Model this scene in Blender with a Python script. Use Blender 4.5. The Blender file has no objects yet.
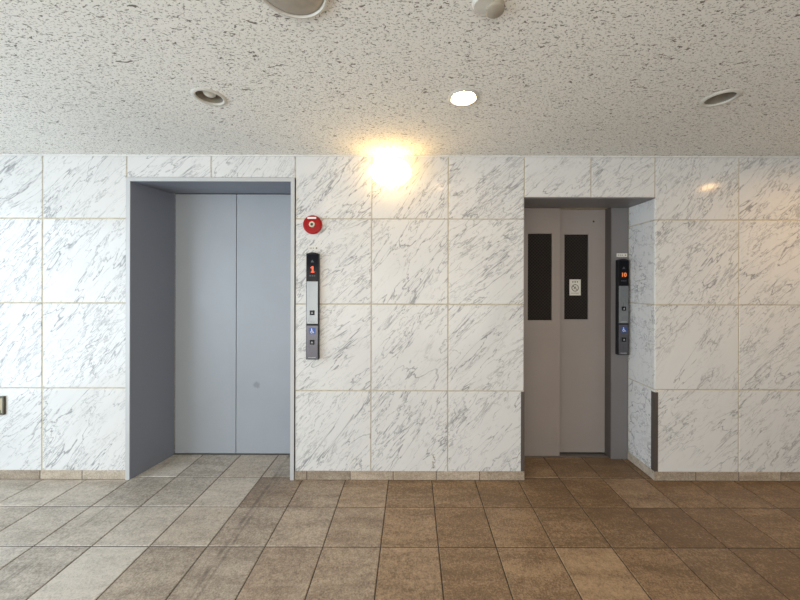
import bpy, bmesh, math, random
from mathutils import Vector, Matrix

C = bpy.context.scene.collection
random.seed(7)
PI = math.pi

# ------------------------------------------------------------------ camera, sky, lights, exposure
FPX, D, EYE = 323.0, 2.287, 1.388
SC = FPX / D                     # pixels per metre on the marble wall
VX, VY = 412.0, 284.0            # vanishing point of the photograph
cam = bpy.data.objects.new('camera', bpy.data.cameras.new('camera'))
C.objects.link(cam)
cam.location = (0, -D, EYE)
cam.rotation_euler = (PI / 2, math.radians(-0.15), 0)
cam.data.sensor_width = 36.0
cam.data.lens = FPX / 800 * 36.0
cam.data.shift_x = -(VX - 400) / 800
cam.data.shift_y = -(300 - VY) / 800
cam.data.clip_start = 0.05
bpy.context.scene.camera = cam

world = bpy.data.worlds.new('sky')
bpy.context.scene.world = world
world.use_nodes = True
bg = world.node_tree.nodes['Background']
bg.inputs[0].default_value = (0.70, 0.85, 1.0, 1)
bg.inputs[1].default_value = 0.9


def area(name, loc, rot, sx, sy, energy, col):
    l = bpy.data.lights.new(name, 'AREA')
    l.shape = 'RECTANGLE'
    l.size, l.size_y = sx, sy
    l.energy = energy
    l.color = col
    o = bpy.data.objects.new(name, l)
    C.objects.link(o)
    o.location = loc
    o.rotation_euler = rot
    return o


# daylight through the open side of the lobby and a warm fill at the unseen rear entrance
area('daylight_side', (-4.4, -2.7, 1.12), (0, -PI / 2 + 0.05, 0), 2.1, 3.6, 116, (0.70, 0.85, 1.0))
area('entrance_warm_fill', (-0.5, -5.3, 0.95), (PI / 2 + 0.42, 0, 0), 4.4, 1.8, 80, (1.0, 0.915, 0.775))  # warm colour and upward tilt added to brighten wall and ceiling

vs = bpy.context.scene.view_settings
vs.view_transform = 'Standard'
vs.look = 'None'
vs.exposure = 0.29
vs.gamma = 1.0
vs.use_curve_mapping = False
WARM = (1.0, 0.70, 0.36)

# ------------------------------------------------------------------ coordinates


def P(px, py, k=1.0):
    """a point seen at (px, py) on the plane k*D in front of the camera"""
    a = math.radians(-0.15)
    dx, dy = px - 400, py - 300
    ux = 400 + dx * math.cos(a) - dy * math.sin(a)
    uy = 300 + dx * math.sin(a) + dy * math.cos(a)
    return Vector(((ux - VX) * k / SC, (k - 1) * D, EYE - (uy - VY) * k / SC))


def PX(px, k=1.0):
    return (px - VX) * k / SC


def PZ(py, k=1.0):
    return EYE - (py - VY) * k / SC


# ------------------------------------------------------------------ object helpers
def obj(name, bm, mats, parent=None, smooth=False):
    me = bpy.data.meshes.new(name)
    bmesh.ops.recalc_face_normals(bm, faces=bm.faces)
    if smooth:
        for f in bm.faces:
            f.smooth = True
    bm.to_mesh(me)
    bm.free()
    if not isinstance(mats, (list, tuple)):
        mats = [mats]
    for m in mats:
        me.materials.append(m)
    if smooth:
        me.set_sharp_from_angle(angle=math.radians(40))
    o = bpy.data.objects.new(name, me)
    C.objects.link(o)
    if parent is not None:
        o.parent = parent
        pl = Vector((0, 0, 0))
        q = parent
        while q is not None:
            pl += q.location
            q = q.parent
        me.transform(Matrix.Translation(-pl))
    return o


def tag(o, label, cat, group=None):
    o['label'] = label
    o['category'] = cat
    if group:
        o['group'] = group
    return o


def thing(name, label, cat, loc=(0, 0, 0), group=None):
    o = bpy.data.objects.new(name, None)
    o.empty_display_size = 0.05
    C.objects.link(o)
    o.location = loc
    return tag(o, label, cat, group)


def struct(name, bm, mats, smooth=False):
    o = obj(name, bm, mats, smooth=smooth)
    o['kind'] = 'structure'
    return o


def dup(root, loc, label):
    r = root.copy()
    C.objects.link(r)
    r.location = loc
    r['label'] = label
    for ch in list(root.children):
        c = ch.copy()
        C.objects.link(c)
        c.parent = r
        for g in list(ch.children):
            d = g.copy()
            C.objects.link(d)
            d.parent = c
    return r


def box(bm, x0, x1, y0, y1, z0, z1, bev=0.0, mi=0, seg=2):
    vs_ = [bm.verts.new((x, y, z)) for z in (z0, z1) for y in (y0, y1) for x in (x0, x1)]
    F = [(0, 2, 3, 1), (4, 5, 7, 6), (0, 1, 5, 4), (2, 6, 7, 3), (0, 4, 6, 2), (1, 3, 7, 5)]
    fs = [bm.faces.new([vs_[i] for i in f]) for f in F]
    for f in fs:
        f.material_index = mi
    if bev > 0:
        es = list({e for f in fs for e in f.edges})
        bmesh.ops.bevel(bm, geom=es, offset=bev, segments=seg, affect='EDGES', profile=0.5)
    return vs_


def prism(bm, pts, z0, z1, mi=0):
    a = [bm.verts.new((x, y, z0)) for x, y in pts]
    b = [bm.verts.new((x, y, z1)) for x, y in pts]
    n = len(pts)
    fs = [bm.faces.new(a[::-1]), bm.faces.new(b)]
    for i in range(n):
        fs.append(bm.faces.new([a[i], a[(i + 1) % n], b[(i + 1) % n], b[i]]))
    for f in fs:
        f.material_index = mi


def plate(bm, pts, y0, y1, mi=0):
    """outline in x,z given a thickness along y"""
    a = [bm.verts.new((x, y0, z)) for x, z in pts]
    b = [bm.verts.new((x, y1, z)) for x, z in pts]
    n = len(pts)
    fs = [bm.faces.new(a), bm.faces.new(b[::-1])]
    for i in range(n):
        fs.append(bm.faces.new([a[i], b[i], b[(i + 1) % n], a[(i + 1) % n]]))
    for f in fs:
        f.material_index = mi


def lathe(bm, prof, c, n=40, axis='z', mi=0, close=False):
    """prof: (radius, height) pairs; axis 'z' goes up, axis 'y' goes out of the wall (towards -y)"""
    rings = []
    for r, h in prof:
        if r < 1e-6:
            v = (c[0], c[1], c[2] + h) if axis == 'z' else (c[0], c[1] - h, c[2])
            rings.append([bm.verts.new(v)])
            continue
        ring = []
        for i in range(n):
            a = 2 * PI * i / n
            if axis == 'z':
                ring.append(bm.verts.new((c[0] + r * math.cos(a), c[1] + r * math.sin(a), c[2] + h)))
            else:
                ring.append(bm.verts.new((c[0] + r * math.cos(a), c[1] - h, c[2] + r * math.sin(a))))
        rings.append(ring)
    pairs = list(zip(rings, rings[1:]))
    if close:
        pairs.append((rings[-1], rings[0]))
    for A, B in pairs:
        if len(A) == 1 and len(B) == 1:
            continue
        for i in range(n):
            j = (i + 1) % n
            if len(A) == 1:
                f = bm.faces.new([A[0], B[i], B[j]])
            elif len(B) == 1:
                f = bm.faces.new([A[i], A[j], B[0]])
            else:
                f = bm.faces.new([A[i], A[j], B[j], B[i]])
            f.material_index = mi


def tile(bm, lay, o, u, v, n, w, h, gap, c, t, rnd):
    """one stone slab: o corner, u and v its sides, n its outward normal"""
    o, u, v, n = Vector(o), Vector(u), Vector(v), Vector(n)
    g = gap / 2

    def ring(i, d):
        q = [(g + i, g + i), (w - g - i, g + i), (w - g - i, h - g - i), (g + i, h - g - i)]
        r = []
        for a, b in q:
            x = bm.verts.new(o + u * a + v * b + n * d)
            x[lay] = rnd
            r.append(x)
        return r
    A, B, E = ring(c, 0), ring(0, -c), ring(0, -t)
    bm.faces.new(A)
    for X, Y in ((A, B), (B, E)):
        for i in range(4):
            j = (i + 1) % 4
            bm.faces.new([X[i], X[j], Y[j], Y[i]])


def text_bm(s, size, x, y, z, depth=0.001, bold=0.0, align='CENTER'):
    cu = bpy.data.curves.new('lettering', 'FONT')
    cu.body = s
    cu.size = size
    cu.align_x = align
    cu.align_y = 'CENTER'
    cu.extrude = depth
    cu.offset = bold
    t = bpy.data.objects.new('lettering', cu)
    C.objects.link(t)
    bpy.context.view_layer.update()
    me = bpy.data.meshes.new_from_object(t.evaluated_get(bpy.context.evaluated_depsgraph_get()))
    me.transform(Matrix.Translation((x, y, z)) @ Matrix.Rotation(PI / 2, 4, 'X'))
    bm = bmesh.new()
    bm.from_mesh(me)
    bpy.data.objects.remove(t)
    bpy.data.curves.remove(cu)
    bpy.data.meshes.remove(me)
    return bm


# ------------------------------------------------------------------ materials
class NT:
    def __init__(self, name):
        self.m = bpy.data.materials.new(name)
        self.m.use_nodes = True
        self.t = self.m.node_tree
        self.b = self.t.nodes['Principled BSDF']

    def n(self, typ, ins=None, **kw):
        x = self.t.nodes.new(typ)
        for k, v in kw.items():
            setattr(x, k, v)
        for k, v in (ins or {}).items():
            self.set(x.inputs[k], v)
        return x

    def set(self, sock, v):
        if isinstance(v, bpy.types.NodeSocket):
            self.t.links.new(v, sock)
        elif isinstance(v, tuple) and len(v) == 3 and sock.type == 'RGBA':
            sock.default_value = v + (1,)
        else:
            sock.default_value = v

    def math(self, op, a, b=0.0, clamp=False):
        x = self.n('ShaderNodeMath', operation=op, use_clamp=clamp)
        self.set(x.inputs[0], a)
        self.set(x.inputs[1], b)
        return x.outputs[0]

    def ramp(self, v, a, b, c=0.0, d=1.0):
        x = self.n('ShaderNodeMapRange', interpolation_type='SMOOTHSTEP')
        for i, q in enumerate((v, a, b, c, d)):
            self.set(x.inputs[i], q)
        return x.outputs[0]

    def mix(self, f, a, b, mode='MIX'):
        x = self.n('ShaderNodeMix', data_type='RGBA', blend_type=mode)
        self.set(x.inputs[0], f)
        self.set(x.inputs[6], a)
        self.set(x.inputs[7], b)
        return x.outputs[2]

    def noise(self, vec, scale, detail=4.0, rough=0.55, dist=0.0):
        x = self.n('ShaderNodeTexNoise', {'Vector': vec, 'Scale': scale, 'Detail': detail,
                                          'Roughness': rough, 'Distortion': dist})
        return x.outputs['Fac']

    def mapping(self, vec, loc=(0, 0, 0), rot=(0, 0, 0), sc=(1, 1, 1)):
        x = self.n('ShaderNodeMapping', {'Vector': vec})
        x.inputs['Location'].default_value = loc
        x.inputs['Rotation'].default_value = rot
        x.inputs['Scale'].default_value = sc
        return x.outputs[0]

    def coord(self):
        return self.n('ShaderNodeTexCoord').outputs['Object']

    def vadd(self, a, b):
        x = self.n('ShaderNodeVectorMath', operation='ADD')
        self.set(x.inputs[0], a)
        self.set(x.inputs[1], b)
        return x.outputs[0]

    def vmul(self, a, b):
        x = self.n('ShaderNodeVectorMath', operation='MULTIPLY')
        self.set(x.inputs[0], a)
        self.set(x.inputs[1], b)
        return x.outputs[0]

    def bump(self, h, strength, dist):
        x = self.n('ShaderNodeBump', {'Strength': strength, 'Distance': dist, 'Height': h})
        self.set(self.b.inputs['Normal'], x.outputs[0])

    def out(self, **kw):
        for k, v in kw.items():
            self.set(self.b.inputs[k.replace('_', ' ')], v)
        return self.m


def simple(name, col, rough=0.5, metal=0.0, var=0.06, scale=30.0, emit=None, spec=0.5):
    t = NT(name)
    n = t.noise(t.coord(), scale, 3.0)
    f = t.ramp(n, 0.3, 0.7, 1.0 - var, 1.0 + var)
    x = t.n('ShaderNodeMix', data_type='RGBA', blend_type='MULTIPLY')
    x.inputs[0].default_value = 1.0
    t.set(x.inputs[6], tuple(col))
    cb = t.n('ShaderNodeCombineColor')
    for i in range(3):
        t.set(cb.inputs[i], f)
    t.set(x.inputs[7], cb.outputs[0])
    t.out(Base_Color=x.outputs[2], Roughness=rough, Metallic=metal, Specular_IOR_Level=spec)
    if emit:
        t.b.inputs['Emission Color'].default_value = tuple(emit[0]) + (1,)
        t.b.inputs['Emission Strength'].default_value = emit[1]
    return t.m


def marble():
    t = NT('white_marble')
    co = t.coord()
    att = t.n('ShaderNodeAttribute', attribute_name='tile').outputs['Vector']
    off = t.vmul(att, (13.7, 11.3, 17.1))
    base = t.vadd(co, off)
    tilt = t.n('ShaderNodeVectorRotate', {'Vector': base}, rotation_type='Y_AXIS')
    sx = t.n('ShaderNodeSeparateXYZ', {'Vector': att})
    t.set(tilt.inputs['Angle'], t.math('ADD', t.math('MULTIPLY', sx.outputs[0], 0.30), 0.66))
    v = tilt.outputs[0]
    vv = t.mapping(v, sc=(0.30, 0.9, 1.45))
    # fine dark veins
    n1 = t.noise(vv, 4.6, 4.0, 0.58, 0.4)
    r1 = t.ramp(t.math('ABSOLUTE', t.math('SUBTRACT', n1, 0.50)), 0.0, 0.012, 1.0, 0.0)
    m1 = t.ramp(t.noise(t.mapping(v, loc=(4, 2, 9), sc=(.7, 1, 1.2)), 2.4, 3.0), 0.36, 0.54)
    n2 = t.noise(t.mapping(v, loc=(7, 3, 1), sc=(0.30, 0.9, 1.4)), 10.5, 4.0, 0.56, 0.45)
    r2 = t.ramp(t.math('ABSOLUTE', t.math('SUBTRACT', n2, 0.50)), 0.0, 0.019, 1.0, 0.0)
    m2 = t.ramp(t.noise(t.mapping(v, loc=(1, 8, 5), sc=(.6, 1, 1.4)), 3.5, 4.0), 0.40, 0.58)
    n3 = t.noise(t.mapping(v, loc=(2, 6, 3), sc=(0.34, 0.9, 1.35)), 24.0, 3.0, 0.5, 0.5)
    r3 = t.ramp(t.math('ABSOLUTE', t.math('SUBTRACT', n3, 0.5)), 0.0, 0.03, 1.0, 0.0)
    m3 = t.ramp(t.noise(t.mapping(v, loc=(9, 1, 4), sc=(.5, 1, 1.5)), 4.0, 4.0), 0.42, 0.62)
    cloud = t.ramp(t.noise(t.mapping(v, sc=(.55, 1, 1.6)), 4.0, 6.0, 0.6), 0.46, 0.76)
    blot = t.ramp(t.noise(t.mapping(v, loc=(5, 5, 5), sc=(.4, 1, 1.5)), 26.0, 4.0, 0.6), 0.60, 0.72)
    blot = t.math('MULTIPLY', blot, m2)
    a = t.math('MULTIPLY', t.math('MULTIPLY', r1, m1), 0.66)
    b = t.math('MULTIPLY', t.math('MULTIPLY', r2, m2), 0.54)
    c = t.math('MULTIPLY', t.math('MULTIPLY', r3, m3), 0.46)
    d = t.math('MULTIPLY', cloud, 0.07)
    e = t.math('MULTIPLY', blot, 0.35)
    tot = t.math('MAXIMUM', t.math('MAXIMUM', a, b), t.math('MAXIMUM', c, e))
    tot = t.math('ADD', tot, d, True)
    white = t.mix(t.noise(v, 1.7, 2.0), (0.71, 0.695, 0.67), (0.65, 0.64, 0.62))
    col = t.mix(tot, white, (0.12, 0.122, 0.135))
    # brown dribble low down near a joint
    s = t.n('ShaderNodeSeparateXYZ', {'Vector': co})
    wob = t.math('MULTIPLY', t.math('SUBTRACT', t.noise(co, 30.0, 2.0), 0.5), 0.05)
    dx = t.math('ABSOLUTE', t.math('SUBTRACT', t.math('ADD', s.outputs[0], wob), PX(434.5)))
    mx = t.ramp(dx, 0.004, 0.014, 1.0, 0.0)
    mz = t.math('MULTIPLY', t.ramp(s.outputs[2], 0.07, 0.09), t.ramp(s.outputs[2], 0.17, 0.22, 1.0, 0.0))
    spots = t.ramp(t.noise(co, 60.0, 3.0), 0.45, 0.6)
    st = t.math('MULTIPLY', t.math('MULTIPLY', mx, mz), t.math('MULTIPLY', spots, 0.75))
    col = t.mix(st, col, (0.16, 0.10, 0.035))
    rg = t.ramp(tot, 0.0, 0.7, 0.13, 0.22)
    return t.out(Base_Color=col, Roughness=rg, Specular_IOR_Level=0.17)


def stone_floor(name, base=(0.158, 0.092, 0.044), light=(0.50, 0.335, 0.19), rough=0.42, tracks=True, sc=1.0):
    t = NT(name)
    co = t.coord()
    att = t.n('ShaderNodeAttribute', attribute_name='tile').outputs['Vector']
    sa = t.n('ShaderNodeSeparateXYZ', {'Vector': att})
    v = t.vadd(co, t.vmul(att, (7.1, 5.3, 3.7)))
    band = t.noise(t.mapping(v, sc=(1.2, 5.0, 5.0)), 2.6 * sc, 5.0, 0.65, 0.3)
    mott = t.noise(v, 40.0 * sc, 6.0, 0.75)
    fine = t.noise(v, 120.0 * sc, 3.0, 0.7)
    f = t.math('ADD', t.math('MULTIPLY', band, 0.65), t.math('MULTIPLY', mott, 0.80))
    f = t.math('ADD', f, t.math('MULTIPLY', t.math('SUBTRACT', fine, 0.5), 0.9))
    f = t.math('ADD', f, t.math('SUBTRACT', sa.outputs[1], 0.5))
    f = t.ramp(f, 0.42, 1.12)
    col = t.mix(f, base, light)
    pit = t.ramp(t.noise(t.mapping(v, sc=(1, 1.8, 1)), 75.0 * sc, 4.0, 0.7), 0.60, 0.72)
    col = t.mix(t.math('MULTIPLY', pit, 0.45), col, tuple(q * 0.45 for q in base))
    # grey or tan tiles
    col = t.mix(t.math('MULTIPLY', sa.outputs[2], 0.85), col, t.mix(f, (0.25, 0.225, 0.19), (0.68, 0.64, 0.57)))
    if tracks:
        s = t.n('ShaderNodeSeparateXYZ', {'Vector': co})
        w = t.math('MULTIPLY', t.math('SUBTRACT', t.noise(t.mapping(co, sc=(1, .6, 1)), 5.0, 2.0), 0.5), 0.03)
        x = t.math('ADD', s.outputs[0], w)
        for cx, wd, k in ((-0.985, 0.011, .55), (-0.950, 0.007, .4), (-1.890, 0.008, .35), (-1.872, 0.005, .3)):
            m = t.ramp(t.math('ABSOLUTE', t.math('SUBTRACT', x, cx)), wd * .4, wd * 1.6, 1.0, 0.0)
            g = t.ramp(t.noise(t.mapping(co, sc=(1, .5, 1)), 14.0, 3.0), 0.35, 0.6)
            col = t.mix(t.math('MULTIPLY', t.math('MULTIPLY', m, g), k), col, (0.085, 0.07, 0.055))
    rg = t.ramp(mott, 0.3, 0.7, rough - 0.05, rough + 0.12)
    t.bump(t.math('ADD', mott, t.math('MULTIPLY', fine, 0.6)), 0.3, 0.004)
    return t.out(Base_Color=col, Roughness=rg, Specular_IOR_Level=0.5)


def fissured():
    t = NT('fissured_ceiling_board')
    co = t.coord()
    w = t.n('ShaderNodeTexNoise', {'Vector': co, 'Scale': 9.0, 'Detail': 2.0}).outputs['Color']
    cw = t.vadd(co, t.vmul(w, (0.05, 0.05, 0)))
    a = t.noise(t.mapping(cw, sc=(1.0, 2.3, 1.0)), 42.0, 3.0, 0.55, 0.6)
    ra = t.ramp(a, 0.630, 0.665)
    b = t.noise(t.mapping(cw, loc=(3, 7, 0), rot=(0, 0, 0.25), sc=(1.0, 2.0, 1.0)), 74.0, 3.0, 0.55, 0.5)
    rb = t.ramp(b, 0.60, 0.645)
    c = t.noise(t.mapping(co, loc=(8, 1, 0), sc=(1.0, 1.5, 1.0)), 105.0, 2.0, 0.5)
    rc = t.math('MULTIPLY', t.ramp(c, 0.58, 0.68), 0.6)
    d = t.noise(t.mapping(cw, loc=(1, 4, 0), rot=(0, 0, -0.5), sc=(1.0, 2.6, 1.0)), 11.0, 2.0, 0.5, 0.2)
    rd = t.ramp(d, 0.745, 0.765)
    f = t.math('MAXIMUM', t.math('MAXIMUM', ra, rd), t.math('MAXIMUM', t.math('MULTIPLY', rb, 0.85), rc))
    pale = t.mix(t.noise(co, 2.0, 3.0), (0.86, 0.84, 0.785), (0.81, 0.79, 0.74))
    col = t.mix(t.math('MULTIPLY', f, 0.92), pale, (0.13, 0.105, 0.08))
    t.bump(t.math('SUBTRACT', t.math('MULTIPLY', t.noise(co, 90.0, 3.0), 0.3), f), 0.35, 0.004)
    return t.out(Base_Color=col, Roughness=0.9, Specular_IOR_Level=0.15)


def painted_steel(name, col, rough=0.38, smudge=None, metal=0.0):
    t = NT(name)
    co = t.coord()
    n = t.noise(co, 3.0, 4.0)
    f = t.noise(co, 160.0, 2.0)
    c = t.mix(n, tuple(q * 0.93 for q in col), tuple(min(1, q * 1.06) for q in col))
    if smudge:
        d = t.n('ShaderNodeVectorMath', operation='DISTANCE')
        wv = t.n('ShaderNodeTexNoise', {'Vector': co, 'Scale': 28.0, 'Detail': 3.0}).outputs['Color']
        t.set(d.inputs[0], t.vadd(co, t.vmul(wv, (0.05, 0, 0.05))))
        d.inputs[1].default_value = Vector(smudge) + Vector((.025, 0, .025))
        c = t.mix(t.ramp(d.outputs['Value'], 0.012, 0.038, 0.5, 0.0), c, tuple(q * 0.45 for q in col))
    t.bump(f, 0.05, 0.002)
    return t.out(Base_Color=c, Roughness=t.ramp(n, .3, .7, rough - .04, rough + .06), Metallic=metal)


def brushed(name, col, rough=0.32):
    t = NT(name)
    co = t.coord()
    n = t.noise(t.mapping(co, sc=(400, 60, 6)), 1.0, 3.0)
    c = t.mix(n, tuple(q * 0.85 for q in col), tuple(min(1, q * 1.1) for q in col))
    return t.out(Base_Color=c, Roughness=t.ramp(n, .3, .7, rough - .05, rough + .08), Metallic=0.9)


def wired_glass():
    t = NT('dark_wired_glass')
    co = t.coord()
    s = t.n('ShaderNodeSeparateXYZ', {'Vector': co})
    out = None
    for sg in (1, -1):
        q = t.math('ADD', s.outputs[0], t.math('MULTIPLY', s.outputs[2], sg * 1.0))
        q = t.math('FRACT', t.math('MULTIPLY', q, 38.0))
        q = t.math('ABSOLUTE', t.math('SUBTRACT', q, 0.5))
        r = t.ramp(q, 0.06, 0.14, 1.0, 0.0)
        out = r if out is None else t.math('MAXIMUM', out, r)
    col = t.mix(t.math('MULTIPLY', out, 0.8), t.mix(t.noise(co, 9.0), (0.010, 0.010, 0.012), (0.018, 0.015, 0.013)), (0.045, 0.036, 0.028))
    return t.out(Base_Color=col, Roughness=0.2, Specular_IOR_Level=0.12)


M = {}
M['marble'] = marble()
M['grout'] = simple('beige_grout', (0.50, 0.44, 0.33), 0.9, var=.15)
M['floor'] = stone_floor('brown_stone_tile')
M['skirt'] = stone_floor('beige_stone_skirting', (0.22, 0.165, 0.115), (0.56, 0.46, 0.35), 0.5, False, 1.4)
M['floor_grout'] = simple('dark_floor_grout', (0.075, 0.058, 0.045), 0.95, var=.3, scale=60)
M['ceiling'] = fissured()
M['plaster'] = simple('pale_plaster', (0.55, 0.54, 0.52), 0.85)
M['cornice'] = simple('cream_cornice', (0.70, 0.69, 0.66), 0.5)
M['blue_grey'] = painted_steel('blue_grey_painted_steel', (0.325, 0.345, 0.372), 0.34, (PX(257, 1.146) - PX(210.65), .073 * D, PZ(385, 1.146)))
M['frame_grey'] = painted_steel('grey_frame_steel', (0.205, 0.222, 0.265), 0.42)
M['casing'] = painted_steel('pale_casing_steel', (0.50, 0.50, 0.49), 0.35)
M['taupe'] = painted_steel('taupe_painted_steel', (0.30, 0.262, 0.243), 0.34)
M['taupe_frame'] = painted_steel('grey_jamb_steel', (0.17, 0.16, 0.16), 0.36)
M['dark'] = simple('black_shaft', (0.008, 0.008, 0.009), 0.8)
M['sill'] = brushed('steel_sill', (0.33, 0.31, 0.29), 0.4)
M['bronze'] = painted_steel('bronze_guard', (0.105, 0.088, 0.078), 0.42, metal=0.3)
M['black'] = simple('black_plastic', (0.012, 0.012, 0.014), 0.4, spec=.2)
M['screen'] = simple('black_glass', (0.006, 0.006, 0.009), 0.1, spec=.12)
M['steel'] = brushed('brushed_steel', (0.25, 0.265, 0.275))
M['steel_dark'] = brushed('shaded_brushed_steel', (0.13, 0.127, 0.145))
M['digit'] = simple('red_led', (0.5, 0.03, 0.02), 0.4, emit=((1.0, 0.07, 0.02), 1.7))
M['digit_orange'] = simple('orange_led', (0.5, 0.12, 0.02), 0.4, emit=((1.0, 0.26, 0.07), 0.45))
M['blue'] = simple('blue_sign', (0.02, 0.085, 0.36), 0.35)
M['white'] = simple('white_print', (0.80, 0.80, 0.80), 0.45)
M['mark'] = simple('grey_mark', (0.35, 0.35, 0.36), 0.45)
M['dim'] = simple('dim_indicator', (0.05, 0.055, 0.065), 0.4)
M['red'] = simple('red_plastic', (0.33, 0.006, 0.006), 0.35, spec=.2)
M['cream'] = simple('cream_ring', (0.60, 0.53, 0.38), 0.35)
M['paper'] = simple('pale_sticker', (0.66, 0.64, 0.58), 0.6)
M['ink'] = simple('dark_ink', (0.035, 0.03, 0.028), 0.6)
M['ink_soft'] = simple('brown_ink', (0.16, 0.13, 0.105), 0.6)
M['trim'] = simple('cream_trim_ring', (0.60, 0.58, 0.52), 0.4)
M['cup'] = simple('satin_reflector', (0.46, 0.42, 0.35), 0.25, metal=0.55)
M['bulb'] = simple('frosted_bulb', (0.62, 0.60, 0.52), 0.25)
M['lens'] = simple('smoked_lens', (0.36, 0.315, 0.25), 0.35)
M['lit'] = simple('lit_diffuser', (0.9, 0.85, 0.75), 0.5, emit=((1.0, 0.68, 0.36), 60.0))
M['lit_orange'] = simple('lit_orange_diffuser', (0.9, 0.85, 0.75), 0.5, emit=((1.0, 0.60, 0.25), 190.0))
M['lamp_glow'] = simple('lit_glass_bowl', (0.9, 0.8, 0.6), 0.5, emit=((1.0, 0.64, 0.23), 10.0))
M['brass'] = brushed('aged_brass', (0.36, 0.29, 0.19), 0.4)
M['brass_dark'] = simple('dark_bronze', (0.10, 0.085, 0.06), 0.4, metal=0.6)
M['wire_glass'] = wired_glass()

# ------------------------------------------------------------------ the setting
HC = EYE + 128.3 / SC            # ceiling height
XL, XR, YF = -4.1, 3.9, -4.9     # the room behind and beside the frame
# left doorway
LXO0, LXO1 = PX(127.0), PX(294.3)          # outer edges of the casing
LXI0, LXI1 = PX(131.0), PX(290.6)
LZ_IN, LZ_OUT = PZ(182.3), PZ(178.6)
# right doorway
RX0, RX1, RZ = PX(524.3), PX(655.0), PZ(197)
RK = 1.124
RY = (RK - 1) * D


def rnd3():
    return Vector((random.random(), random.random(), random.random()))


bm = bmesh.new()
lay = bm.verts.layers.float_vector.new('tile')
GAP, CH = 0.0075, 0.0025


def wall_cols(xs, zs):
    for x0, x1 in zip(xs, xs[1:]):
        for z0, z1 in zip(zs, zs[1:]):
            tile(bm, lay, (x0, 0, z0), (1, 0, 0), (0, 0, 1), (0, -1, 0), x1 - x0, z1 - z0, GAP, CH, 0.012, rnd3())


ZT = HC - 0.0005
zl = [0.0, PZ(388.8), PZ(303.7), PZ(219.2), ZT]
zm = [0.0, PZ(391.0), PZ(304.3), PZ(219.0), ZT]
zr = [0.0, PZ(389.2), PZ(304.2), PZ(219.2), ZT]
wall_cols([XL, PX(-127), PX(-42), PX(42.3), LXO0 - .004], zl)
wall_cols([LXO1 + .006, PX(371.5), PX(448.2), RX0], zm)
wall_cols([RX1, PX(739), PX(823), PX(905), XR], zr)
wall_cols([LXO0 - .004, PX(211), LXO1 + .006], [LZ_OUT + .002, ZT])
wall_cols([RX0, PX(591), RX1], [RZ, ZT])
# reveals of the second doorway
for z0, z1 in zip(zr[:3] + [zr[3]], zr[1:3] + [zr[3], RZ]):
    if z1 > z0:
        tile(bm, lay, (RX1, 0, z0), (0, 1, 0), (0, 0, 1), (-1, 0, 0), RY, z1 - z0, GAP, CH, 0.012, rnd3())
        tile(bm, lay, (RX0, 0, z0), (0, 1, 0), (0, 0, 1), (1, 0, 0), RY, z1 - z0, GAP, CH, 0.012, rnd3())
for v_ in bm.verts:
    pass
nt = len(bm.faces)
GY = 0.0032
box(bm, XL, LXO0 - .006, GY, .6, 0, HC)
box(bm, LXO1 + .008, RX0 - GY, GY, .6, 0, HC)
box(bm, RX1 + GY, XR, GY, .6, 0, HC)
box(bm, LXO0 - .006, LXO1 + .008, GY, .6, LZ_OUT + .005, HC)
box(bm, RX0 - GY, RX1 + GY, GY, .6, RZ + .002, HC)
bm.faces.ensure_lookup_table()
for f in bm.faces[nt:]:
    f.material_index = 1
struct('wall_back', bm, [M['marble'], M['grout']])

# stone skirting along the foot of the marble
bm = bmesh.new()
lay = bm.verts.layers.float_vector.new('tile')
SKH, SKT = 0.066, 0.004


def skirt(xs):
    for x0, x1 in zip(xs, xs[1:]):
        tile(bm, lay, (x0, -SKT, 0.0), (1, 0, 0), (0, 0, 1), (0, -1, 0), x1 - x0, SKH, 0.0035, 0.002, SKT,
             Vector((random.random(), random.uniform(.4, .6), random.random() * .2)))


skirt([XL] + [PX(x) for x in (-135, -91, -47, -3, 41, 83)] + [LXO0 - .002])
skirt([LXO1 + .004] + [PX(x) for x in (307.5, 350.8, 393.7, 436.8, 480)] + [RX0 + .006])
skirt([RX1 - .006] + [PX(x) for x in (696, 739, 781, 824, 867, 910)] + [XR])
for x, n in ((RX1 - SKT, (-1, 0, 0)), (RX0 + SKT, (1, 0, 0))):
    for y0, y1 in ((-SKT, .16), (.16, RY)):
        tile(bm, lay, (x, y0, 0), (0, 1, 0), (0, 0, 1), n, y1 - y0, SKH, 0.003, 0.0025, SKT,
             Vector((random.random(), .6, .3)))
nt = len(bm.faces)
for x0, x1 in ((XL, LXO0 - .003), (LXO1 + .005, RX0 + .003), (RX1 - .003, XR)):
    box(bm, x0, x1, -SKT + .0015, 0, 0, SKH - .004)
bm.faces.ensure_lookup_table()
for f in bm.faces[nt:]:
    f.material_index = 1
struct('baseboard_back', bm, [M['skirt'], M['floor_grout']])

# floor of square stone tiles
bm = bmesh.new()
lay = bm.verts.layers.float_vector.new('tile')
TS = 0.3054
TX0, TY0 = 0.1435, 0.0297
special = {}


def floor_idx(px, py):
    d = FPX * EYE / (py - VY)
    x, y = (px - VX) * d / FPX, d - D
    return math.floor((x - TX0) / TS), math.floor((y - TY0) / TS)


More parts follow.
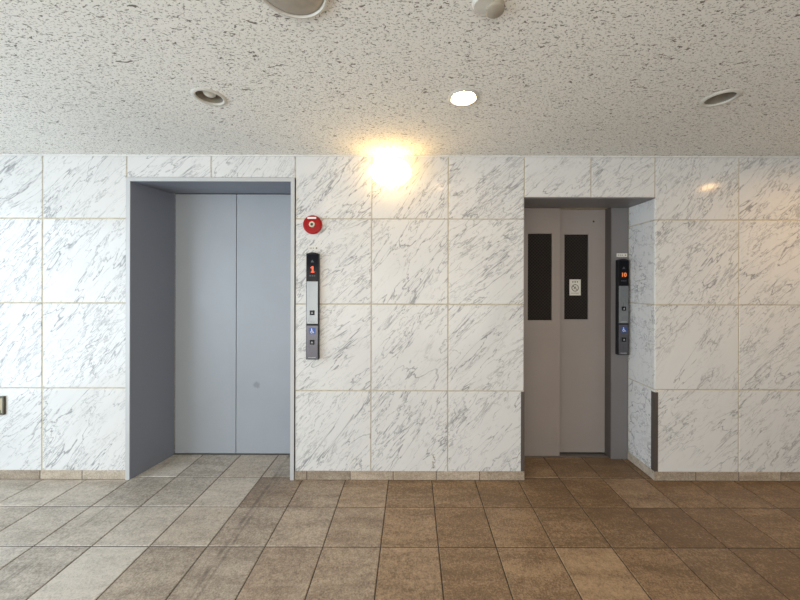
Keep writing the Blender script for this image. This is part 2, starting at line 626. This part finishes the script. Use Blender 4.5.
for px, py, lt, gr in ((222, 492, .66, .85), (95, 570, .74, 1.0), (575, 575, .62, 0.05), (95, 525, .62, .9),
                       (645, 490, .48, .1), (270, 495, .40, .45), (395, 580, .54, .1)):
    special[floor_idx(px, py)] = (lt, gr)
for i in range(-15, 14):
    for j in range(-17, 3):
        x0, y0 = TX0 + i * TS, TY0 + j * TS
        x1, y1 = min(x0 + TS, XR), min(y0 + TS, .6)
        x0, y0 = max(x0, XL), max(y0, YF)
        if x1 - x0 < .02 or y1 - y0 < .02:
            continue
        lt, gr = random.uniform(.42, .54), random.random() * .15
        gr += min(.85, max(0, -i - 0) * .13)  # paler grey leftwards, darker rightwards: side daylight put into tile colour
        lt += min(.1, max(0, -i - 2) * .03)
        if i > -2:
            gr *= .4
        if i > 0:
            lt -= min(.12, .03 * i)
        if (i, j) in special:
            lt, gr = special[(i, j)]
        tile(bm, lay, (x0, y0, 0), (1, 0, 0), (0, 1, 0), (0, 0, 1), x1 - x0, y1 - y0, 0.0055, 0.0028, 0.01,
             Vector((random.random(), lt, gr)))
nt = len(bm.faces)
box(bm, XL, XR, YF, .6, -.12, -0.0030)
bm.faces.ensure_lookup_table()
for f in bm.faces[nt:]:
    f.material_index = 1
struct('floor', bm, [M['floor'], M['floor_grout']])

# ceiling of fissured board, with the holes of the downlights
DLY = (.688 - 1) * D
DL = [(PX(209, .688), DLY), (PX(463, .688), DLY), (PX(719.5, .688), DLY), (2.75, DLY), (-.953, -1.466)]
RH = 0.066
bm = bmesh.new()
loops = []
edges = []


def loop(pts):
    vv = [bm.verts.new((x, y, HC)) for x, y in pts]
    for i in range(len(vv)):
        edges.append(bm.edges.new((vv[i], vv[(i + 1) % len(vv)])))


loop([(XL, YF), (XR, YF), (XR, .6), (XL, .6)])
for cx, cy in DL:
    loop([(cx + RH * math.cos(2 * PI * i / 40), cy + RH * math.sin(2 * PI * i / 40)) for i in range(40)])
bmesh.ops.triangle_fill(bm, use_beauty=True, use_dissolve=False, edges=edges)
g = bmesh.ops.extrude_face_region(bm, geom=bm.faces[:])
bmesh.ops.translate(bm, verts=[v for v in g['geom'] if isinstance(v, bmesh.types.BMVert)], vec=(0, 0, .14))
struct('ceiling', bm, M['ceiling'])

bm = bmesh.new()
box(bm, XL, XR, -.010, 0.0, HC - .009, HC, .0015)
struct('trim_1', bm, M['cornice'])

# walls outside the frame; the side and the rear are open to daylight
bm = bmesh.new()
box(bm, XL - .15, XL, -0.85, .6, 0, HC)
box(bm, XL - .15, XL, YF, -4.55, 0, HC)
box(bm, XL - .15, XL, -4.55, -0.85, 2.2, HC)
struct('wall_left', bm, M['plaster'])
bm = bmesh.new()
box(bm, XR, XR + .15, YF, .6, 0, HC)
struct('wall_right', bm, M['plaster'])
bm = bmesh.new()
box(bm, XL, -2.8, YF - .15, YF, 0, HC)
box(bm, 1.8, XR, YF - .15, YF, 0, HC)
box(bm, -2.8, 1.8, YF - .15, YF, 2.1, HC)
struct('wall_front', bm, M['plaster'])

# ------------------------------------------------------------------ the wide elevator
LK = 1.146
LY = (LK - 1) * D
LD0, LD1 = PX(174.8, LK), PX(290.6) - 0.065    # the clear opening at the door
e1 = thing('elevator_entrance', 'wide pale blue-grey elevator doorway with two plain closed panels', 'elevator',
           ((LXO0 + LXO1) / 2, LY / 2, 0))
bm = bmesh.new()
FY = -0.004
prism(bm, [(LXO0, FY), (LXI0, FY), (LD0, LY), (LD0 - .02, LY), (LXO0, .02)], 0, LZ_IN + .001)
prism(bm, [(LXI1, FY), (LXO1, FY), (LXO1, .02), (LD1 + .02, LY), (LD1, LY)], 0, LZ_IN + .001)
bmesh.ops.bevel(bm, geom=[e for e in bm.edges if abs(e.verts[0].co.z - e.verts[1].co.z) > 1 and e.verts[0].co.y < 0],
                offset=.002, segments=2, affect='EDGES')
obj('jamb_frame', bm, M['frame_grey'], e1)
bm = bmesh.new()
zi2 = PZ(194.2, LK)
a = [(FY, LZ_IN), (FY, LZ_OUT), (.02, LZ_OUT), (LY, zi2 + .03), (LY, zi2)]
A = [bm.verts.new((LXO0, y, z)) for y, z in a]
B = [bm.verts.new((LXO1, y, z)) for y, z in a]
bm.faces.new(A)
bm.faces.new(B[::-1])
for i in range(5):
    j = (i + 1) % 5
    bm.faces.new([A[i], B[i], B[j], A[j]])
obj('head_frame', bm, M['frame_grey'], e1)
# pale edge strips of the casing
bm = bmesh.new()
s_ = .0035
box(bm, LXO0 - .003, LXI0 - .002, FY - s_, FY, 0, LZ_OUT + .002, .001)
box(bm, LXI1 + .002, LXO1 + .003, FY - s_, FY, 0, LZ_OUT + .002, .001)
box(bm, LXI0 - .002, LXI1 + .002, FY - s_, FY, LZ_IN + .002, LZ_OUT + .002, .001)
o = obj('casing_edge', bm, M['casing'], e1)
seam = PX(236.2, LK)
for x0, x1 in ((LD0 - .012, seam - .0022), (seam + .0022, LD1 + .012)):
    bm = bmesh.new()
    box(bm, x0 + (.016 if x0 < seam - .1 else 0), x1 - (.016 if x1 > seam + .1 else 0), LY + .001, LY + .03, .008, zi2 - .004, .0025)
    obj('door_panel', bm, M['blue_grey'], e1)
bm = bmesh.new()
box(bm, LD0 - .02, LD1 + .02, LY + .032, LY + .05, .0, zi2 + .03)
obj('backing', bm, M['dark'], e1)
bm = bmesh.new()
box(bm, LD0, LD1, LY - .006, LY + .031, -.002, .0025)
obj('sill', bm, M['sill'], e1)

# ------------------------------------------------------------------ the narrow elevator
e2 = thing('elevator_entrance', 'narrow taupe elevator door with two dark wired-glass windows in a marble recess', 'elevator',
           ((RX0 + RX1) / 2, RY, 0))
JX = PX(611.5, RK)
bm = bmesh.new()
JZ = PZ(206.3, RK)
J0 = RX0 - .09
for x0, x1 in ((JX, RX1 - .001), (RX0 + .001, RX0 + .0045)):
    box(bm, x0, x1, RY, RY + .13, 0, RZ)
box(bm, RX0 + .0045, JX, RY, RY + .028, JZ, RZ)
obj('jamb_frame', bm, M['taupe_frame'], e2)
bm = bmesh.new()
box(bm, RX0 + .0005, RX1 - .0005, .001, RY - .0005, RZ - .006, RZ + .001)
obj('soffit', bm, M['taupe_frame'], e2)
bm = bmesh.new()
box(bm, RX0, JX + .001, RY + .115, RY + .128, 0, RZ)
obj('backing', bm, M['dark'], e2)
# dark reveal strip inside the jamb
bm = bmesh.new()
box(bm, JX - .004, JX - .0003, RY + .006, RY + .112, 0, JZ)
obj('jamb_gasket', bm, M['bronze'], e2)


def window_panel(x0, x1, y0, y1, z0, z1, wx0, wx1, wz0, wz1):
    bm = bmesh.new()
    xs, zs = [x0, wx0, wx1, x1], [z0, wz0, wz1, z1]
    fr, bk = {}, {}
    for i, x in enumerate(xs):
        for j, z in enumerate(zs):
            fr[i, j] = bm.verts.new((x, y0, z))
            bk[i, j] = bm.verts.new((x, y1, z))
    for i in range(3):
        for j in range(3):
            if (i, j) == (1, 1):
                continue
            for d in (fr, bk):
                bm.faces.new([d[i, j], d[i + 1, j], d[i + 1, j + 1], d[i, j + 1]])
    for i in range(3):
        for j in (0, 3):
            bm.faces.new([fr[i, j], fr[i + 1, j], bk[i + 1, j], bk[i, j]])
            bm.faces.new([fr[j, i], fr[j, i + 1], bk[j, i + 1], bk[j, i]])
    for q in (((1, 1), (2, 1)), ((2, 1), (2, 2)), ((2, 2), (1, 2)), ((1, 2), (1, 1))):
        bm.faces.new([fr[q[0]], fr[q[1]], bk[q[1]], bk[q[0]]])
    p = obj('door_panel', bm, M['taupe'], e2)
    bm = bmesh.new()
    box(bm, wx0 + .0003, wx1 - .0003, y0 + .009, y0 + .015, wz0 + .0003, wz1 - .0003)
    o = obj('window_pane', bm, M['wire_glass'], p)
    o['label'] = 'dark wired glass'
    return p


K1, K2 = 1.138, 1.158
Y1, Y2 = (K1 - 1) * D, (K2 - 1) * D
window_panel(RX0 + .006, PX(560, K1), Y1, Y1 + .026, .006, RZ - .002,
             PX(527.8, K1), PX(551.8, K1), PZ(320, K1), PZ(233.2, K1))
p2 = window_panel(PX(560, K1) - .04, JX - .005, Y2, Y2 + .026, .012, RZ - .002,
                  PX(564.3, K2), PX(588.2, K2), PZ(319, K2), PZ(234, K2))
bm = bmesh.new()
lathe(bm, [(0.0, .002), (.006, .002), (.008, 0)], (PX(593.5, K2), Y2, PZ(221, K2)), 20, 'y')
obj('key_hole', bm, M['ink'], p2)
bm = bmesh.new()
box(bm, RX0 + .005, JX - .005, Y1 - .004, Y2 + .028, -.002, .004)
obj('sill', bm, M['sill'], e2)

# sticker on the pane
sx, sz, yy = PX(575.6, K2), PZ(287, K2), Y2 + .009
sg = thing('sign', 'small pale sticker with a round no symbol on dark elevator door glass', 'sign', (sx, yy, sz))
bm = bmesh.new()
hw, hh = 5.6 * K2 / SC, 8.0 * K2 / SC
box(bm, sx - hw, sx + hw, yy - .0015, yy, sz - hh, sz + hh)
obj('sheet', bm, M['paper'], sg)
bm = bmesh.new()


def stroke(bm, x0, z0, x1, z1, w, y, t=.0006):
    d = Vector((x1 - x0, z1 - z0))
    n = Vector((-d.y, d.x)).normalized() * w / 2
    plate(bm, [(x0 + n.x, z0 + n.y), (x1 + n.x, z1 + n.y), (x1 - n.x, z1 - n.y), (x0 - n.x, z0 - n.y)], y - t, y)


def ringplate(bm, cx, cz, ro, ri, y, t=.0006, n=28, a0=0.0, a1=2 * PI):
    full = a1 - a0 > 6.28
    m = n if full else n + 1
    A, B = [], []
    for i in range(m):
        a = a0 + (a1 - a0) * i / n
        A.append(bm.verts.new((cx + ro * math.cos(a), y - t, cz + ro * math.sin(a))))
        B.append(bm.verts.new((cx + ri * math.cos(a), y - t, cz + ri * math.sin(a))))
    for i in range(m if full else m - 1):
        j = (i + 1) % m
        bm.faces.new([A[i], A[j], B[j], B[i]])


ys = yy - .0015
cz = sz - .004
ringplate(bm, sx, cz, .030, .0235, ys)
stroke(bm, sx - .019, cz + .019, sx + .019, cz - .019, .006, ys)
stroke(bm, sx - .012, cz - .010, sx + .006, cz + .010, .007, ys - .0002)
obj('symbol', bm, M['ink_soft'], sg)
bm = bmesh.new()
for k in range(3):
    cx = sx + (k - 1) * .019
    z = sz + .046
    stroke(bm, cx - .006, z + .005, cx + .006, z + .005, .003, ys)
    stroke(bm, cx, z + .007, cx, z - .007, .003, ys)
    stroke(bm, cx - .005, z - .005, cx + .006, z - .004, .003, ys)
obj('heading_lettering', bm, M['ink'], sg)
bm = bmesh.new()
for k in range(4):
    stroke(bm, sx - .030 + k * .016, sz - .047, sx - .020 + k * .016, sz - .047, .004, ys)
obj('caption_lettering', bm, M['ink'], sg)


# ------------------------------------------------------------------ call panels
def call_panel(x0, x1, yb, yf, zt, zb, zs, buttons, sign_z, digits, led, label, sidex):
    """x0,x1 face edges; yb wall plane, yf front; zs = (display bottom, first plate bottom)"""
    xm = (x0 + x1) / 2
    yb -= .0006
    t = thing('elevator_call_panel', label, 'elevator call panel', (xm, yb, zb))
    bm = bmesh.new()
    pts = [(x0, zb), (x1, zb), (x1, zt - .010)]
    for i in range(1, 8):
        f = i / 8
        pts.append((x1 + (x0 - x1) * f, zt - .010 + .010 * math.sin(PI * f)))
    pts.append((x0, zt - .010))
    plate(bm, pts, yf, yb)
    obj('housing', bm, M['black'], t)
    e = .004
    bm = bmesh.new()
    box(bm, x0 + e, x1 - e, yf - .002, yf, zs[0] + .002, zt - .014, .001)
    scr = obj('display', bm, M['screen'], t)
    zc = zs[2]
    yd = yf - .002
    bm = text_bm(digits, .058 if len(digits) == 1 else .043, xm, yd - .0008, zc, .0006, .0016)
    if digits == '1':
        bm.free()
        bm = bmesh.new()
        yl = yd - .0002
        stroke(bm, xm + .002, zc - .021, xm + .002, zc + .021, .0095, yl)
        stroke(bm, xm + .001, zc + .018, xm - .011, zc + .009, .007, yl - .0002)
        stroke(bm, xm - .010, zc - .0195, xm + .014, zc - .0195, .006, yl - .0004)
    o = obj('digits', bm, led, scr)
    o['label'] = 'glowing floor number'
    bm = bmesh.new()
    ah = .012
    plate(bm, [(xm - ah, zc + .048), (xm + ah, zc + .048), (xm, zc + .048 + 1.5 * ah)], yd - .0008, yd)
    obj('direction_arrow', bm, M['dim'], scr)
    bm = bmesh.new()
    for k in range(3):
        box(bm, xm - .020 + k * .015, xm - .010 + k * .015, yd - .0008, yd, zc - .050, zc - .042)
    obj('lettering', bm, M['dim'], scr)
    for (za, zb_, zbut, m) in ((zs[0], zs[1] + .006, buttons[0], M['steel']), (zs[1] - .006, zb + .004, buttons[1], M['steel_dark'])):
        bm = bmesh.new()
        box(bm, x0 + e, x1 - e, yf - .003, yf, zb_, za, .001)
        pl = obj('face_plate', bm, m, t)
        bm = bmesh.new()
        r = .0165
        box(bm, xm - r, xm + r, yf - .007, yf - .003, zbut - r, zbut + r, .002)
        bt = obj('button', bm, M['black'], pl)
        bm = bmesh.new()
        plate(bm, [(xm - .008, zbut - .006), (xm + .008, zbut - .006), (xm, zbut + .008)], yf - .0078, yf - .007)
        o = obj('arrow_mark', bm, M['mark'], t)
        o.parent = pl
        o.data.transform(Matrix.Translation(Vector(t.location)))
        bm = bmesh.new()
        w = (x1 - x0) * .30
        for k in range(4):
            box(bm, xm - w + k * w * .5, xm - w + k * w * .5 + w * .42, yf - .0038, yf - .003, zb_ + .008, zb_ + .014)
        o = obj('maker_mark', bm, M['mark'], pl)
    for o in t.children:
        for c in o.children:
            if c.name.startswith('arrow_mark'):
                c.data.transform(Matrix.Translation(-Vector(t.location)))
    # wheelchair plaque
    bm = bmesh.new()
    r = .0215
    box(bm, xm - r, xm + r, yf - .0045, yf - .003, sign_z - r, sign_z + r, .001)
    pq = obj('wheelchair_plaque', bm, M['blue'], t)
    bm = bmesh.new()
    yq = yf - .0045
    q = .0011
    ringplate(bm, xm - q * 1.5, sign_z - q * 5, q * 9, q * 6.3, yq, n=24, a0=math.radians(120), a1=math.radians(375))
    ringplate(bm, xm - q * 3, sign_z + q * 13, q * 3.2, 0.0001, yq, n=16)
    stroke(bm, xm - q * 3, sign_z + q * 10, xm - q * 2.4, sign_z - q * 3, q * 4, yq)
    stroke(bm, xm - q * 4.2, sign_z - q * 2, xm + q * 7, sign_z - q * 2, q * 3.2, yq)
    stroke(bm, xm + q * 6, sign_z - q * 1, xm + q * 10, sign_z - q * 12, q * 3.2, yq)
    stroke(bm, xm - q * 3, sign_z + q * 5, xm + q * 5, sign_z + q * 5, q * 2.6, yq)
    stroke(bm, xm + q * 9, sign_z - q * 12, xm + q * 14, sign_z - q * 10.5, q * 2.8, yq)
    obj('wheelchair_symbol', bm, M['white'], pq)
    return t


k1 = .988
Yf1 = (k1 - 1) * D
call_panel(PX(306.2, k1), PX(318.6, k1), 0, Yf1, PZ(252.6, k1), PZ(359.8, k1),
           (PZ(281.6, k1), PZ(324.9, k1), PZ(269.5, k1)), (PZ(313, k1), PZ(342.4, k1)), PZ(331.3, k1), '1', M['digit'],
           'black and steel elevator call panel showing a red 1 under the red fire alarm', None)
k2 = RK - .016
Yf2 = (k2 - 1) * D
call_panel(PX(618.4, k2), PX(628.9, k2), RY, Yf2, PZ(258.3, k2), PZ(354.4, k2),
           (PZ(285.3, k2), PZ(323.4, k2), PZ(274.4, k2)), (PZ(308.0, k2), PZ(339, k2)), PZ(329, k2), '10', M['digit_orange'],
           'black and steel elevator call panel showing an orange 10 on grey steel jamb', None)


# small pale stickers above each panel
def strip(px0, px1, py0, py1, k, yb, label, dot):
    x0, x1, z0, z1 = PX(px0, k), PX(px1, k), PZ(py1, k), PZ(py0, k)
    t = thing('sticker', label, 'sticker', ((x0 + x1) / 2, yb, z0))
    bm = bmesh.new()
    box(bm, x0, x1, yb - .0012, yb, z0, z1)
    obj('strip', bm, M['paper'], t)
    bm = bmesh.new()
    zc = (z0 + z1) / 2
    lathe(bm, [(0, .0006), (dot, .0006), (dot, 0)], (x1 - (x1 - x0) * .16, yb - .0012, zc), 16, 'y')
    for k_ in range(3):
        xx = x0 + (x1 - x0) * (.15 + .17 * k_)
        box(bm, xx, xx + (x1 - x0) * .07, yb - .0017, yb - .0012, zc - .004, zc + .004)
    obj('lettering', bm, M['ink_soft'], t)


strip(308.4, 318.0, 246.3, 250.6, 1.0, 0.0, 'tiny pale sticker on marble between red fire alarm and call panel', .006)
strip(616.5, 627.0, 252.8, 256.4, RK, RY, 'thin white sticker on grey jamb above the panel showing orange 10', .0055)

# ------------------------------------------------------------------ fire alarm
c = P(313.0, 225.0)
fa = thing('fire_alarm', 'round red fire alarm on marble wall above the call panel', 'fire alarm', (c.x, 0, c.z))
bm = bmesh.new()
lathe(bm, [(.066, 0), (.0665, .012), (.064, .019), (.058, .0225), (.048, .021), (.034, .024), (.022, .0245), (0, .0245)], (c.x, 0, c.z), 56, 'y')
obj('housing', bm, M['red'], fa, True)
bm = bmesh.new()
lathe(bm, [(.0205, .0235), (.0205, .029), (.017, .031), (.010, .0295), (.009, .0265)], (c.x + .001, 0, c.z), 36, 'y')
obj('sounder_ring', bm, M['cream'], fa, True)
bm = bmesh.new()
lathe(bm, [(.0092, .0255), (.0092, .0275), (0, .028)], (c.x + .001, 0, c.z), 24, 'y')
obj('sounder_hole', bm, M['ink'], fa)
bm = bmesh.new()
box(bm, c.x - .032, c.x + .030, -.0262, -.020, c.z + .0385, c.z + .052, .002)
o = obj('name_plate', bm, M['white'], fa)

# ------------------------------------------------------------------ corner guards
GZ0, GZ1 = .066, PZ(391.6)


def guard(x, s, label):
    """L of bronze on the outside corner at x; s=-1 the front flange runs to -x"""
    bm = bmesh.new()
    w, t, dpt = .022, .003, .030
    pts = [(x - s * t, -t), (x + s * w, -t), (x + s * w, -.0004), (x - s * .0004, -.0004), (x - s * .0004, dpt), (x - s * t, dpt)]
    if s < 0:
        pts = pts[::-1]
    prism(bm, pts, GZ0, GZ1)
    tag(obj('corner_guard', bm, M['bronze']), label, 'corner guard', 'bronze guards on the recess corners')


guard(RX0, -1, 'dark bronze corner guard on marble corner beside the taupe door panels')
guard(RX1, 1, 'dark bronze corner guard below the call panel showing orange 10, at recess corner')

# ------------------------------------------------------------------ metal box at the edge of the picture
x1, z0, z1 = PX(6.3), P(3, 414.3).z, P(3, 396).z
mb = thing('wall_box', 'small aged brass plate on pale marble low beside the wide elevator', 'wall box', (x1 - .06, 0, z0))
bm = bmesh.new()
X0 = x1 - .13
for a0, a1, b0, b1 in ((X0, x1, z0, z0 + .012), (X0, x1, z1 - .012, z1), (X0, X0 + .012, z0 + .012, z1 - .012), (x1 - .010, x1, z0 + .012, z1 - .012)):
    box(bm, a0, a1, -.014, 0, b0, b1, .001)
obj('rim', bm, M['brass_dark'], mb)
bm = bmesh.new()
box(bm, X0 + .012, x1 - .010, -.008, 0, z0 + .012, z1 - .012)
box(bm, x1 - .024, x1 - .012, -.012, -.008, z0 + .014, z1 - .014, .001)
obj('cover', bm, M['brass'], mb)
bm = bmesh.new()
box(bm, x1 - .044, x1 - .026, -.013, -.008, z0 + .013, z0 + .032, .002)
obj('latch', bm, M['black'], mb)


# ------------------------------------------------------------------ recessed downlights
def downlight(cx, cy, lit, label, depth=.075, bulb=True):
    t = thing('downlight', label, 'ceiling light', (cx, cy, HC), 'recessed downlights')
    c = (cx, cy, HC)
    bm = bmesh.new()
    lathe(bm, [(.0575, .002), (.0585, -.004), (.062, -.0065), (.072, -.0055), (.0765, -.0015), (.0765, 0), (.064, .001)], c, 56)
    obj('trim_ring', bm, M['trim'], t, True)
    bm = bmesh.new()
    prof = [(.0578, .000), (.057, .02), (.054, depth * .7), (.046, depth), (0, depth + .004)]
    lathe(bm, prof, c, 48)
    obj('reflector', bm, M['cup'], t, True)
    bm = bmesh.new()
    if lit:
        lathe(bm, [(.0545, .006), (.0545, .002), (.040, -.001), (0, -.002)], c, 48)
        obj('diffuser', bm, M[lit], t, True)
    elif bulb:
        prof = [(.016, depth + .003), (.018, .040)]
        R = .031
        for i in range(9):
            a = -0.9 + i * (PI / 2 + .9) / 8
            prof.append((R * math.cos(a) if i < 8 else 0, R * .85 - R * .8 * math.sin(a)))
        lathe(bm, prof, c, 32)
        obj('bulb', bm, M['bulb'], t, True)
    else:
        bm.free()
    return t


downlight(*DL[0], False, 'unlit recessed downlight with a visible bulb in ceiling near the wide elevator', .062)
downlight(*DL[1], 'lit', 'glowing recessed downlight in ceiling close to the bright wall lamp')
downlight(*DL[2], False, 'unlit empty recessed downlight in ceiling on the narrow elevator side', .075, False)
downlight(*DL[3], 'lit_orange', 'lit recessed downlight beyond the narrow elevator, mirrored in polished marble')
downlight(*DL[4], 'lit', 'lit recessed downlight over the lobby floor, mirrored faintly beside fire alarm')

# large round ceiling light at the top edge
bx, by = -.373, -1.308
cl = thing('ceiling_light', 'large round unlit ceiling light with a smoked lens and cream rim', 'ceiling light', (bx, by, HC))
bm = bmesh.new()
lathe(bm, [(.102, -.010), (.106, -.016), (.113, -.014), (.117, -.004), (.117, 0), (.102, 0)], (bx, by, HC), 64)
obj('rim', bm, M['trim'], cl, True)
bm = bmesh.new()
lathe(bm, [(.1025, -.009), (.092, -.015), (.065, -.021), (.03, -.024), (0, -.0245)], (bx, by, HC), 56)
obj('lens', bm, M['lens'], cl, True)

# small ceiling sensor
sxx, syy = .228, -1.245
sn = thing('smoke_detector', 'small cream round ceiling sensor near the glowing downlight', 'smoke detector', (sxx, syy, HC))
bm = bmesh.new()
lathe(bm, [(0, -.012), (.030, -.012), (.036, -.006), (.037, 0)], (sxx, syy, HC), 40)
obj('base_plate', bm, M['trim'], sn, True)
bm = bmesh.new()
lathe(bm, [(0, -.024), (.024, -.024), (.029, -.020), (.030, 0)], (sxx + .040, syy + .010, HC), 36)
obj('sensor_head', bm, M['lens'], sn, True)

# ------------------------------------------------------------------ wall lamp: half bowl, open at the top, glowing
kx = .975
lx = PX(390.3, kx)
lzc = PZ(169.5, .97)
lh = .093
wl = thing('wall_lamp', 'brightly glowing oval glass lamp high on the marble wall under the ceiling', 'wall lamp', (lx, 0, lzc - lh))
bm = bmesh.new()
n, m = 32, 20
rings = []
for j in range(m + 1):
    a = -PI / 2 + PI * j / m
    r = max(0.0, math.cos(a)) ** 0.85
    rings.append([bm.verts.new((lx - .142 * r * math.cos(PI * i / n), -.105 * r * math.sin(PI * i / n) - .012, lzc + lh * math.sin(a)))
                  for i in range(n + 1)])
for A, B in zip(rings, rings[1:]):
    for i in range(n):
        bm.faces.new([A[i], A[i + 1], B[i + 1], B[i]])
bmesh.ops.remove_doubles(bm, verts=bm.verts, dist=1e-5)
bmesh.ops.holes_fill(bm, edges=[e for e in bm.edges if e.is_boundary])
obj('glass_shade', bm, M['lamp_glow'], wl, True)
bm = bmesh.new()
plate(bm, [(lx + .132 * math.cos(2 * PI * i / 40), lzc + (lh - .008) * math.sin(2 * PI * i / 40)) for i in range(40)], -.0118, 0)
obj('back_plate', bm, M['trim'], wl)
